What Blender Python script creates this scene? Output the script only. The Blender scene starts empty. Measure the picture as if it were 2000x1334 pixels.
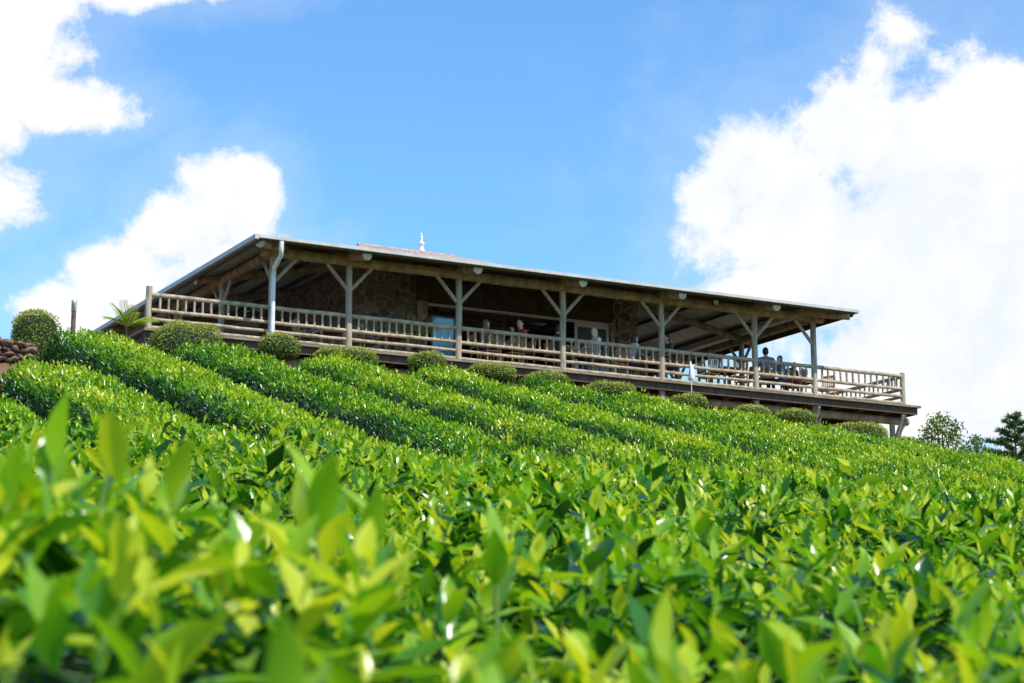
import bpy, math, random
import numpy as np
from mathutils import Vector, Matrix
random.seed(7); rng = np.random.default_rng(7)
sc = bpy.context.scene; col = sc.collection
sc.view_settings.view_transform = 'Standard'; sc.view_settings.look = 'None'
sc.view_settings.exposure = 0; sc.view_settings.gamma = 1

# ------------------------------------------------------------------ camera model / site frame
TH = math.atan(0.202); CT, ST = math.cos(TH), math.sin(TH); FPX = 4000.0
ANG = math.radians(28.4); cu, su = math.cos(ANG), math.sin(ANG)
CX, CY, DZ = -6.15, 51.27, 10.32            # corner post of the veranda, deck level
def W(u, v, z=0.0):
    return Vector((CX + u*cu - v*su, CY + u*su + v*cu, DZ + z))
def proj(p):
    f = p.y*CT + p.z*ST; up = -p.y*ST + p.z*CT
    return 1000 + FPX*p.x/f, 667 - FPX*up/f
def tanof(py):
    b = (667-py)/FPX
    return (ST + b*CT)/(CT - b*ST)
def at(px, py, Y):
    b = (667-py)/FPX; k = Y/(CT - b*ST)
    return Vector(((px-1000)/FPX*k, Y, (ST + b*CT)*k))
def u_at(px, v, z=0.5):
    a, b = -25.0, 45.0
    for _ in range(50):
        m = (a+b)/2
        if proj(W(m, v, z))[0] < px: a = m
        else: b = m
    return (a+b)/2
def z_at(u, v, py):
    p = W(u, v); return tanof(py)*p.y - DZ
def uvof(x, y):
    dx = x-CX; dy = y-CY
    return dx*cu + dy*su, -dx*su + dy*cu

# ------------------------------------------------------------------ terrain
def Ucan(x, y):
    u, v = uvof(x, y)
    z = 9.74 + 0.3*(np.minimum(v, -2.0)+2) - 0.060*np.maximum(0, u-5) - 0.12*np.maximum(0, v-18) - 0.12*np.maximum(0, u-30)
    return np.clip(z, -14, 40)
def Ncan(x, y):
    yy = np.maximum(y, .05)
    left = 1/(1+np.exp((x/yy+.07)/.035))*np.exp(-(y/2.9)**2)*(y > 0)
    z = -0.31 + 0.161*np.minimum(y, 11) + 0.13*np.maximum(y-11, 0) - 0.07*np.clip(x, -14, 14) + .15*left
    return np.clip(z, -14, 6.6)
def canopy(x, y):
    a = Ucan(x, y); b = Ncan(x, y)
    return 0.5*(a+b+np.sqrt((a-b)**2+0.06))
def bumps(x, y):
    return (0.030*np.sin(x*3.1+1.3*np.sin(y*1.7))+0.028*np.sin(y*4.3+0.7+np.sin(x*2.2))+0.02*np.sin(x*7.9+y*6.1)
            + 0.03*np.sin(x*1.1+y*0.9))
GD = 1.05
def rground(x, y): return canopy(x, y) - GD
def ground(x, y):
    u, v = uvof(x, y); rg = rground(x, y)
    s = 1/(1+np.exp(np.clip((u+7.5)/.15, -60, 60)))/(1+np.exp(np.clip(-(v+7.7)/.3, -60, 60)))
    T = np.maximum(rg, 7.92 + .20*(np.minimum(v, -2)+7))
    return rg + s*(T-rg)

# ------------------------------------------------------------------ materials
def new_mat(name):
    m = bpy.data.materials.new(name); m.use_nodes = True
    nt = m.node_tree; nt.nodes.clear()
    out = nt.nodes.new('ShaderNodeOutputMaterial'); b = nt.nodes.new('ShaderNodeBsdfPrincipled')
    nt.links.new(b.outputs[0], out.inputs[0]); return m, nt, b, out
def ramp(nt, fac, stops):
    r = nt.nodes.new('ShaderNodeValToRGB'); cr = r.color_ramp
    while len(cr.elements) < len(stops): cr.elements.new(0.5)
    for e, (p, c) in zip(cr.elements, stops): e.position = p; e.color = (*c, 1)
    nt.links.new(fac, r.inputs[0]); return r.outputs[0]
def nmat(name, c1, c2, scale=6, rough=0.7, bump=0.2, stretch=(1, 1, 1), metal=0.0, detail=6):
    m, nt, b, out = new_mat(name)
    tc = nt.nodes.new('ShaderNodeTexCoord'); mp = nt.nodes.new('ShaderNodeMapping'); mp.inputs['Scale'].default_value = stretch
    nt.links.new(tc.outputs['Object'], mp.inputs[0])
    n = nt.nodes.new('ShaderNodeTexNoise'); n.inputs['Scale'].default_value = scale; n.inputs['Detail'].default_value = detail
    nt.links.new(mp.outputs[0], n.inputs['Vector'])
    nt.links.new(ramp(nt, n.outputs['Fac'], [(0.32, c1), (0.68, c2)]), b.inputs['Base Color'])
    b.inputs['Roughness'].default_value = rough; b.inputs['Metallic'].default_value = metal
    if bump:
        bp = nt.nodes.new('ShaderNodeBump'); bp.inputs['Strength'].default_value = bump; bp.inputs['Distance'].default_value = 0.02
        nt.links.new(n.outputs['Fac'], bp.inputs['Height']); nt.links.new(bp.outputs[0], b.inputs['Normal'])
    return m
def leaf_mat(name, stops, rough=0.38, trans=0.35, tr_gain=(1.2, 1.2, 0.6), spec=.5):
    m, nt, b, out = new_mat(name)
    a = nt.nodes.new('ShaderNodeAttribute'); a.attribute_name = 'tint'
    c = ramp(nt, a.outputs['Fac'], stops)
    nt.links.new(c, b.inputs['Base Color']); b.inputs['Roughness'].default_value = rough; b.inputs['Specular IOR Level'].default_value = spec
    t = nt.nodes.new('ShaderNodeBsdfTranslucent'); mul = nt.nodes.new('ShaderNodeMix'); mul.data_type = 'RGBA'; mul.blend_type = 'MULTIPLY'
    mul.inputs[0].default_value = 1; nt.links.new(c, mul.inputs[6]); mul.inputs[7].default_value = (*tr_gain, 1)
    nt.links.new(mul.outputs[2], t.inputs[0])
    mx = nt.nodes.new('ShaderNodeMixShader'); mx.inputs[0].default_value = trans
    nt.links.new(b.outputs[0], mx.inputs[1]); nt.links.new(t.outputs[0], mx.inputs[2]); nt.links.new(mx.outputs[0], out.inputs[0])
    return m
def stone_mat(name, scale=2.6, dark=1.0):
    m, nt, b, out = new_mat(name)
    tc = nt.nodes.new('ShaderNodeTexCoord')
    nz = nt.nodes.new('ShaderNodeTexNoise'); nz.inputs['Scale'].default_value = 2.6; nz.inputs['Detail'].default_value = 2
    add = nt.nodes.new('ShaderNodeMix'); add.data_type = 'RGBA'; add.blend_type = 'ADD'; add.inputs[0].default_value = 0.28
    nt.links.new(tc.outputs['Object'], add.inputs[6]); nt.links.new(tc.outputs['Object'], nz.inputs['Vector']); nt.links.new(nz.outputs['Color'], add.inputs[7])
    v = nt.nodes.new('ShaderNodeTexVoronoi'); v.feature = 'DISTANCE_TO_EDGE'; v.inputs['Scale'].default_value = scale
    v2 = nt.nodes.new('ShaderNodeTexVoronoi'); v2.inputs['Scale'].default_value = scale
    nt.links.new(add.outputs[2], v.inputs['Vector']); nt.links.new(add.outputs[2], v2.inputs['Vector'])
    sp = nt.nodes.new('ShaderNodeSeparateColor'); nt.links.new(v2.outputs['Color'], sp.inputs[0])
    d = dark
    n4 = nt.nodes.new('ShaderNodeTexNoise'); n4.inputs['Scale'].default_value = 14; n4.inputs['Detail'].default_value = 6
    nt.links.new(tc.outputs['Object'], n4.inputs['Vector'])
    av = nt.nodes.new('ShaderNodeMath'); av.operation = 'MULTIPLY_ADD'; nt.links.new(n4.outputs['Fac'], av.inputs[0]); av.inputs[1].default_value = .9
    nt.links.new(sp.outputs[0], av.inputs[2])
    hf = nt.nodes.new('ShaderNodeMath'); hf.operation = 'MULTIPLY'; hf.inputs[1].default_value = .55; nt.links.new(av.outputs[0], hf.inputs[0])
    c = ramp(nt, hf.outputs[0], [(.1, (.10*d, .065*d, .042*d)), (.5, (.22*d, .145*d, .09*d)), (.9, (.36*d, .28*d, .20*d))])
    e = ramp(nt, v.outputs['Distance'], [(0.03, (0, 0, 0)), (0.07, (1, 1, 1))])
    mx = nt.nodes.new('ShaderNodeMix'); mx.data_type = 'RGBA'; mx.inputs[6].default_value = (.48*d, .43*d, .36*d, 1)
    nt.links.new(e, mx.inputs[0]); nt.links.new(c, mx.inputs[7]); nt.links.new(mx.outputs[2], b.inputs['Base Color'])
    b.inputs['Roughness'].default_value = 0.85
    bp = nt.nodes.new('ShaderNodeBump'); bp.inputs['Strength'].default_value = 0.7; bp.inputs['Distance'].default_value = 0.04
    nt.links.new(e, bp.inputs['Height']); nt.links.new(bp.outputs[0], b.inputs['Normal'])
    return m
LOG = nmat('weathered_log', (.21, .14, .085), (.45, .335, .215), 5, .8, .4, (1, 1, .35))
ENDW = nmat('bounce_lit_log_end', (.46, .34, .22), (.64, .52, .36), 14, .8, .3)  # paler than the logs: bounce light on their ends put into the colour
POSTM = nmat('grey_post_log', (.27, .20, .13), (.52, .42, .30), 6, .8, .4, (3, 3, .4))
RAILM = nmat('rail_log', (.25, .18, .11), (.52, .41, .28), 6, .75, .4)
DARKW = nmat('dark_timber', (.055, .034, .02), (.12, .075, .043), 5, .8, .3)
DECKW = nmat('deck_board', (.15, .11, .075), (.30, .23, .16), 8, .8, .3, (.3, 6, 1))
FURN = nmat('furniture_wood', (.36, .18, .07), (.60, .34, .15), 7, .55, .2)
METAL = nmat('painted_sheet', (.44, .43, .39), (.58, .57, .52), 3, .5, .05)
GUT = nmat('gutter_paint', (.44, .42, .37), (.56, .54, .48), 3, .5, .05)
WHITE = nmat('white_paint', (.72, .71, .67), (.82, .81, .77), 4, .5, .05)
TILE = nmat('red_tile', (.34, .21, .17), (.55, .40, .34), 9, .8, .5)
STONE = stone_mat('field_stone', 3.5, .78)
STONE2 = nmat('dry_stone', (.08, .045, .03), (.27, .17, .11), 7, .9, .5)
GLASS = nmat('dim_glass', (.07, .08, .08), (.14, .15, .15), 1.5, .08, 0)
BLUEG = nmat('blue_glass', (.12, .40, .52), (.30, .60, .68), 1.2, .12, 0)
RUST = nmat('rusty_pipe', (.10, .05, .035), (.20, .10, .07), 9, .8, .3)
STEEL = nmat('bright_steel', (.55, .55, .54), (.7, .7, .69), 5, .35, .05, metal=.8)
LAMPM = nmat('lamp_case', (.05, .06, .06), (.09, .10, .10), 5, .5, .05)
LENS = nmat('lamp_lens', (.55, .68, .62), (.72, .80, .75), 5, .15, 0)
DARKGREEN = nmat('twig_shadow', (.006, .016, .004), (.022, .042, .008), 8, .95, .3)  # near-black green: shade inside the foliage put into the colour
CLOTH = nmat('white_cloth', (.7, .7, .69), (.82, .82, .82), 6, .9, .2)
POT = nmat('clay_pot', (.22, .10, .06), (.32, .16, .10), 7, .8, .2)
BARK = nmat('bark', (.08, .055, .035), (.17, .12, .08), 12, .9, .5, (1, 1, .3))
STEMM = nmat('young_stem', (.10, .16, .02), (.2, .28, .05), 15, .6, .1)
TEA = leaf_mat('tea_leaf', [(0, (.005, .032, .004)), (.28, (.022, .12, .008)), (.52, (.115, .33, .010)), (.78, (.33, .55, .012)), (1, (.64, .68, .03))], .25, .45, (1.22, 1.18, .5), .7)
BUSHL = leaf_mat('box_leaf', [(0, (.03, .055, .010)), (.42, (.17, .23, .018)), (1, (.55, .55, .08))], .45, .32)
TREEL = leaf_mat('tree_leaf', [(0, (.025, .06, .012)), (.5, (.11, .20, .03)), (1, (.30, .38, .05))], .45, .35)
PINEL = leaf_mat('pine_needle', [(0, (.018, .055, .014)), (1, (.13, .24, .05))], .5, .25)
PALML = leaf_mat('palm_leaf', [(0, (.14, .28, .02)), (1, (.60, .66, .07))], .4, .38)
m, nt, b, out = new_mat('hill_soil')
tc = nt.nodes.new('ShaderNodeTexCoord'); n1 = nt.nodes.new('ShaderNodeTexNoise'); n1.inputs['Scale'].default_value = 1.6; n1.inputs['Detail'].default_value = 12
nt.links.new(tc.outputs['Object'], n1.inputs['Vector'])
nt.links.new(ramp(nt, n1.outputs['Fac'], [(.34, (.09, .045, .028)), (.46, (.20, .095, .05)), (.54, (.14, .09, .04)), (.62, (.08, .16, .02))]), b.inputs['Base Color'])
bp = nt.nodes.new('ShaderNodeBump'); bp.inputs['Strength'].default_value = .8; bp.inputs['Distance'].default_value = .08
nt.links.new(n1.outputs['Fac'], bp.inputs['Height']); nt.links.new(bp.outputs[0], b.inputs['Normal'])
b.inputs['Roughness'].default_value = .95; SOIL = m

# ------------------------------------------------------------------ builders
class MB:
    def __init__(s): s.v = []; s.f = []
    def box(s, x0, x1, y0, y1, z0, z1):
        i = len(s.v); s.v += [(x0,y0,z0),(x1,y0,z0),(x1,y1,z0),(x0,y1,z0),(x0,y0,z1),(x1,y0,z1),(x1,y1,z1),(x0,y1,z1)]
        s.f += [tuple(i+k for k in q) for q in ((0,3,2,1),(4,5,6,7),(0,1,5,4),(1,2,6,5),(2,3,7,6),(3,0,4,7))]; return s
    def tube(s, pts, rad, n=10, caps=True):
        P = [Vector(p) for p in pts]
        if not hasattr(rad, '__len__'): rad = [rad]*len(P)
        rings = []
        for k, p in enumerate(P):
            t = (P[min(k+1, len(P)-1)] - P[max(k-1, 0)]).normalized()
            ref = Vector((0,0,1)) if abs(t.z) < .9 else Vector((1,0,0))
            a = ref.cross(t).normalized(); bb = t.cross(a)
            i = len(s.v); rings.append(i)
            for j in range(n):
                an = 2*math.pi*j/n; s.v.append(tuple(p + (a*math.cos(an) + bb*math.sin(an))*rad[k]))
        for k in range(len(P)-1):
            for j in range(n):
                a0 = rings[k]+j; a1 = rings[k]+(j+1) % n; b0 = rings[k+1]+j; b1 = rings[k+1]+(j+1) % n
                s.f.append((a0, a1, b1, b0))
        if caps:
            for r, fl in ((rings[0], True), (rings[-1], False)):
                i = len(s.v); s.v += [s.v[r+j] for j in range(n)]
                q = list(range(i, i+n)); s.f.append(tuple(q[::-1] if fl else q))
        return s
    def ell(s, c, r, seg=14, rings=9, fn=None):
        i0 = len(s.v)
        for a in range(rings+1):
            ph = math.pi*a/rings
            for k in range(seg):
                t = 2*math.pi*k/seg; d = (math.sin(ph)*math.cos(t), math.sin(ph)*math.sin(t), math.cos(ph))
                q = (c[0]+d[0]*r[0], c[1]+d[1]*r[1], c[2]+d[2]*r[2])
                s.v.append(fn(q) if fn else q)
        for a in range(rings):
            for k in range(seg):
                p = i0+a*seg+k; q = i0+a*seg+(k+1) % seg
                s.f.append((p, p+seg, q+seg, q))
        return s
    def lathe(s, c, prof, n=14):
        i0 = len(s.v)
        for r, z in prof:
            for k in range(n):
                t = 2*math.pi*k/n; s.v.append((c[0]+r*math.cos(t), c[1]+r*math.sin(t), c[2]+z))
        for a in range(len(prof)-1):
            for k in range(n):
                p = i0+a*n+k; q = i0+a*n+(k+1) % n; s.f.append((p, q, q+n, p+n))
        s.f.append(tuple(range(i0, i0+n))[::-1]); e = i0+(len(prof)-1)*n; s.f.append(tuple(range(e, e+n)))
        return s
    def build(s, name, mat, parent=None, smooth=False):
        me = bpy.data.meshes.new(name); me.from_pydata(s.v, [], s.f, shade_flat=not smooth)
        me.materials.append(mat); o = bpy.data.objects.new(name, me); col.objects.link(o)
        if parent: o.parent = parent
        return o
def tag(o, label=None, cat=None, group=None, kind=None):
    if label: o['label'] = label
    if cat: o['category'] = cat
    if group: o['group'] = group
    if kind: o['kind'] = kind
    return o
def empty(name, loc, rz=0, label=None, cat=None, group=None):
    o = bpy.data.objects.new(name, None); col.objects.link(o); o.location = loc; o.rotation_euler = (0, 0, rz)
    o.empty_display_size = .2
    return tag(o, label, cat, group)
def dup(root, loc, rz, label, group=None):
    r = root.copy(); col.objects.link(r); r.location = loc; r.rotation_euler = (0, 0, rz); r['label'] = label
    if group: r['group'] = group
    for ch in list(root.children):
        c = ch.copy(); col.objects.link(c); c.parent = r
        for g in list(ch.children):
            d = g.copy(); col.objects.link(d); d.parent = c
    return r
def norm(a): return a/np.maximum(np.linalg.norm(a, axis=1, keepdims=True), 1e-9)
def leaf_arr(base, d, n, L, Wd, tint, lod, bend=.16, fold=.3):
    d = norm(d); n = norm(n - d*np.sum(n*d, axis=1, keepdims=True)); sd = np.cross(d, n)
    N = len(base); L = L[:, None]; Wd = Wd[:, None]
    if lod == 2:
        st = [(0, .07), (.18, .62), (.42, 1), (.7, .74), (.88, .32), (1, .02)]
        vs = []
        for s_, w in st:
            c = base + d*L*s_ - n*(bend*L*s_*s_)
            e = sd*Wd*w*.5; up = n*Wd*w*.5*fold
            vs += [c-e+up, c, c+e+up]
        V = np.stack(vs, 1); k = len(st)
        F = []
        for a in range(k-1):
            q = a*3; F += [[q, q+1, q+4, q+3], [q+1, q+2, q+5, q+4]]
        F = np.array(F)
    elif lod == 1:
        c = base + d*L*.45 - n*(bend*L*.2); e = sd*Wd*.5; up = n*Wd*.5*fold
        V = np.stack([base, c-e+up, c, c+e+up, base+d*L-n*bend*L], 1)
        F = np.array([[0, 3, 2], [0, 2, 1], [3, 4, 2], [2, 4, 1]])
    else:
        c = base + d*L*.45; e = sd*Wd*.5; up = n*Wd*.5*fold
        V = np.stack([base, c+e+up, base+d*L-n*bend*L, c-e+up], 1)
        F = np.array([[0, 1, 2], [0, 2, 3]])
    nv = V.shape[1]
    loops = (F[None] + (np.arange(N)*nv)[:, None, None]).reshape(-1)
    cnt = np.full(N*len(F), F.shape[1])
    return V.reshape(-1, 3), loops, cnt, np.repeat(tint, nv)
def leaf_obj(name, arrs, mat, parent=None):
    V = []; Lp = []; C = []; T = []; off = 0
    for v, l, c, t in arrs:
        V.append(v); Lp.append(l+off); C.append(c); T.append(t); off += len(v)
    V = np.concatenate(V); Lp = np.concatenate(Lp); C = np.concatenate(C); T = np.concatenate(T)
    me = bpy.data.meshes.new(name)
    me.vertices.add(len(V)); me.vertices.foreach_set('co', V.astype(np.float32).ravel())
    me.loops.add(len(Lp)); me.loops.foreach_set('vertex_index', Lp.astype(np.int32))
    me.polygons.add(len(C)); st = np.zeros(len(C), np.int32); st[1:] = np.cumsum(C)[:-1]
    me.polygons.foreach_set('loop_start', st)
    me.update(calc_edges=True)
    a = me.attributes.new('tint', 'FLOAT', 'POINT'); a.data.foreach_set('value', T.astype(np.float32))
    me.materials.append(mat); o = bpy.data.objects.new(name, me); col.objects.link(o)
    if parent: o.parent = parent
    return o

# ------------------------------------------------------------------ ground
xs = np.concatenate([[-900, -500, -250, -140, -90, -60, -40], np.linspace(-30, -8, 110), np.linspace(-7.3, 50, 82), [65, 90, 140, 250, 500, 900]])
ys = np.concatenate([[-900, -400, -150, -60, -25], np.linspace(-8, 34, 60), np.linspace(34.3, 56, 100), np.linspace(56.8, 90, 45), [110, 150, 250, 500, 1000, 2000]])
X, Y = np.meshgrid(xs, ys); Z = ground(X, Y) + .5*bumps(X, Y)
vv = np.stack([X, Y, Z], -1).reshape(-1, 3); nx = len(xs)
g = MB(); g.v = [tuple(p) for p in vv]
g.f = [(j*nx+i, j*nx+i+1, (j+1)*nx+i+1, (j+1)*nx+i) for j in range(len(ys)-1) for i in range(nx-1)]
tag(g.build('ground', SOIL, None, True), 'brown soil and grass hillside rising from the tea field to the building', 'ground', kind='structure')

# ------------------------------------------------------------------ tea field in front (uncountable)
def shoots(x, y, nl, lod, size, tall=0.0):
    N = len(x); z0 = canopy(x, y) + 1.2*bumps(x, y) + rng.normal(0, .016, N)
    arrs = []
    ph = rng.uniform(0, 6.28, N); h0 = np.abs(rng.normal(0, .03+tall, N))
    vig = rng.uniform(0, 1, N); lx = rng.normal(0, .3, (N, 2)); big = rng.uniform(.7, 1.3, N)
    pat = .10*np.sin(x*2.3+y*1.1)+.08*np.sin(x*.9-y*2.7)
    for i in range(nl):
        f = i/(nl-1)                               # 0 = topmost leaf
        el = np.radians(70 - 68*f + rng.normal(0, 17, N)); az = ph + i*2.4 + rng.normal(0, .4, N)
        dz = (.012+.10*f)*size/.075
        base = np.stack([x - lx[:, 0]*dz, y - lx[:, 1]*dz, z0 + h0 - dz], 1)
        d = np.stack([np.cos(el)*np.cos(az)+lx[:, 0]*.5, np.cos(el)*np.sin(az)+lx[:, 1]*.5, np.sin(el)], 1)
        n = np.stack([-np.sin(el)*np.cos(az), -np.sin(el)*np.sin(az), np.cos(el)], 1) + rng.normal(0, .3, (N, 3))
        L = size*big*(.55+.6*min(1, f*1.6))*rng.uniform(.75, 1.2, N); wd = L*rng.uniform(.33, .45, N)
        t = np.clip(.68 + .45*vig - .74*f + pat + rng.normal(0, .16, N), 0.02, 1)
        arrs.append(leaf_arr(base, d, n, L, wd, t, lod, bend=rng.uniform(.0, .4), fold=rng.uniform(.2, .5)))
    return arrs
def sample(y0, y1, dens, xw=lambda y: .33*y+.8):
    A = (xw(y0)+xw(y1))*(y1-y0); n = int(A*dens)
    y = rng.uniform(y0, y1, n*3); k = rng.uniform(0, xw(y1), n*3) < xw(y); y = y[k][:n]
    x = rng.uniform(-1, 1, len(y))*xw(y)
    q = np.sin(x*6.3+2*np.sin(y*3.1))+np.sin(y*7.7+1.5*np.sin(x*4.4))+np.sin(x*14+y*11)*.6
    k = rng.uniform(-2.3, 0.2, len(y)) < q
    return x[k], y[k]
arrs = []
for (y0, y1, dens, lod, nl, size, tall) in [(1.1, 1.6, 170, 2, 6, .064, .003), (1.6, 2.8, 255, 2, 7, .066, .012), (2.8, 5, 285, 2, 7, .069, .020),
                                            (5, 9, 215, 1, 6, .076, .026), (9, 16, 122, 1, 5, .082, .028), (16, 40, 38, 0, 5, .095, .03)]:
    x, y = sample(y0, y1, dens)
    keep = Ncan(x, y) > Ucan(x, y) - .15
    x = x[keep]; y = y[keep]
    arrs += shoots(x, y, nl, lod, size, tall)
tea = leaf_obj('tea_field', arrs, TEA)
tag(tea, 'continuous bright green tea bushes filling the foreground below the hedge rows', 'tea bushes', kind='stuff')
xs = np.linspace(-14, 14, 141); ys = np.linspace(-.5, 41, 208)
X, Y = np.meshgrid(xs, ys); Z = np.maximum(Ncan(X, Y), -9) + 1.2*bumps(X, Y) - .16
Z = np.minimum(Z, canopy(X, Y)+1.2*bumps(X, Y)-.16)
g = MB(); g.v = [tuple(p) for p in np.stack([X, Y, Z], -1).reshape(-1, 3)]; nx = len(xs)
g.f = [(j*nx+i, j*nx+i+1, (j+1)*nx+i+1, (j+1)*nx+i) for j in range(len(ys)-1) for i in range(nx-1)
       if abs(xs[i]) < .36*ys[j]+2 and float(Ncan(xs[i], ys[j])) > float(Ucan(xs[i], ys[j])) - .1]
g.build('twigs', DARKGREEN, tea, True)  # dark sheet below the leaves, painting shade into the gaps

# individual tall shoots close to the lens
def hero(px, py, Yd, label, nl=6, size=.08, lean=(0, 0)):
    tip = at(px, py, Yd); zb = float(canopy(np.array([tip.x]), np.array([tip.y]))[0]) - .06
    base = Vector((tip.x - lean[0], tip.y - lean[1], zb)); H = tip.z - size*.8 - zb
    r = empty('tea_shoot', base, 0, label, 'tea shoot')
    top = Vector((lean[0], lean[1], H))
    MB().tube([(0, 0, 0), (lean[0]*.4, lean[1]*.4, H*.5), tuple(top)], [.0035, .003, .002], 7).build('stem', STEMM, r, True)
    ph = rng.uniform(0, 6.28)
    for i in range(nl):
        f = i/(nl-1); el = math.radians(80-58*f+rng.normal(0, 9)); az = ph+i*2.4
        d = np.array([[math.cos(el)*math.cos(az), math.cos(el)*math.sin(az), math.sin(el)]])
        n = np.array([[-math.sin(el)*math.cos(az), -math.sin(el)*math.sin(az), math.cos(el)]])
        k = 1-.75*f
        b0 = np.array([[top.x*k, top.y*k, H*k]]); L = np.array([size*(.85+.4*f)])
        leaf_obj('leaf', [leaf_arr(b0, d, n, L, L*.40, np.array([np.clip(.8-.65*f+rng.normal(0, .1), .1, 1)]), 2, .15)], TEA, r)
for h in [(625, 845, 1.8, 'tall blurred tea shoot standing highest near the middle of the foreground', 8, .088, (0, 0)),
          (110, 775, 1.85, 'tall blurred tea shoot near the left edge, tip reaching the hedge rows', 7, .08, (.02, 0)),
          (215, 810, 2.1, 'pale tea shoot just right of the tallest shoot at the left edge', 6, .078, (.03, 0)),
          (20, 830, 1.8, 'blurred tea shoot cut by the left edge of the picture', 7, .08, (0, 0)),
          (340, 850, 1.9, 'tea shoot with leaning leaves between the left edge shoots and the middle shoot', 7, .08, (.05, 0)),
          (740, 905, 2.0, 'tea shoot leaning right beside the tall middle shoot', 6, .08, (.05, 0)),
          (970, 985, 2.2, 'yellow green tea shoot just right of the picture centre', 6, .075, (0, 0)),
          (480, 960, 1.7, 'blurred tea shoot just left of the tall middle shoot', 7, .08, (-.02, 0)),
          (560, 1200, .95, 'very close blurred tea shoot at the bottom edge left of centre', 6, .06, (0, 0)),
          (1300, 1150, 1.4, 'close blurred tea shoot at the bottom right of centre', 7, .072, (.02, 0))]:
    hero(*h)

# ------------------------------------------------------------------ tea hedge rows on the slope
ROWW, ROWH = 2.14, 1.08
ph = np.linspace(0, math.pi, 61); pc = np.sign(np.cos(ph))*np.abs(np.cos(ph))**.66*ROWW/2; pz = np.sin(ph)**.55*ROWH
seg = np.hypot(np.diff(pc), np.diff(pz)); cum = np.concatenate([[0], np.cumsum(seg)])
rows = [(-15.6, -19, 'tea hedge row lowest at the far left, mostly behind the foreground leaves'),
        (-12.7, -14.5, 'short tea hedge row at the left edge, below the bare soil bank'),
        (-9.8, -10.6, 'tea hedge row at the left edge just left of the row beside the round bush'),
        (-6.9, -3.3, 'long tea hedge row starting beside the lone clipped bush at the far left'),
        (-3.95, -3.3, 'long tea hedge row starting below the wide clipped bush at the left railing end'),
        (-.95, -3.3, 'tea hedge row starting below the second log post, under the railing'),
        (1.95, -3.3, 'tea hedge row starting below the potted palm on the deck'),
        (4.85, -3.3, 'tea hedge row climbing to the middle of the long railing'),
        (7.75, -3.3, 'tea hedge row starting below the blonde person at the railing'),
        (10.55, -3.3, 'tea hedge row starting below the white cloth on a stake'),
        (13.35, -3.3, 'tea hedge row starting below the empty tables near the right end of the roof'),
        (16.15, -3.3, 'tea hedge row starting below the last roof post at the right'),
        (18.95, -3.3, 'tea hedge row starting below the right end of the deck'),
        (21.75, -3.3, 'tea hedge row right of the deck end, below the small tree'),
        (24.55, -3.3, 'tea hedge row at the right edge, below the pine')]
def W2(u, v): return CX + u*cu - v*su, CY + u*su + v*cu
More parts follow.
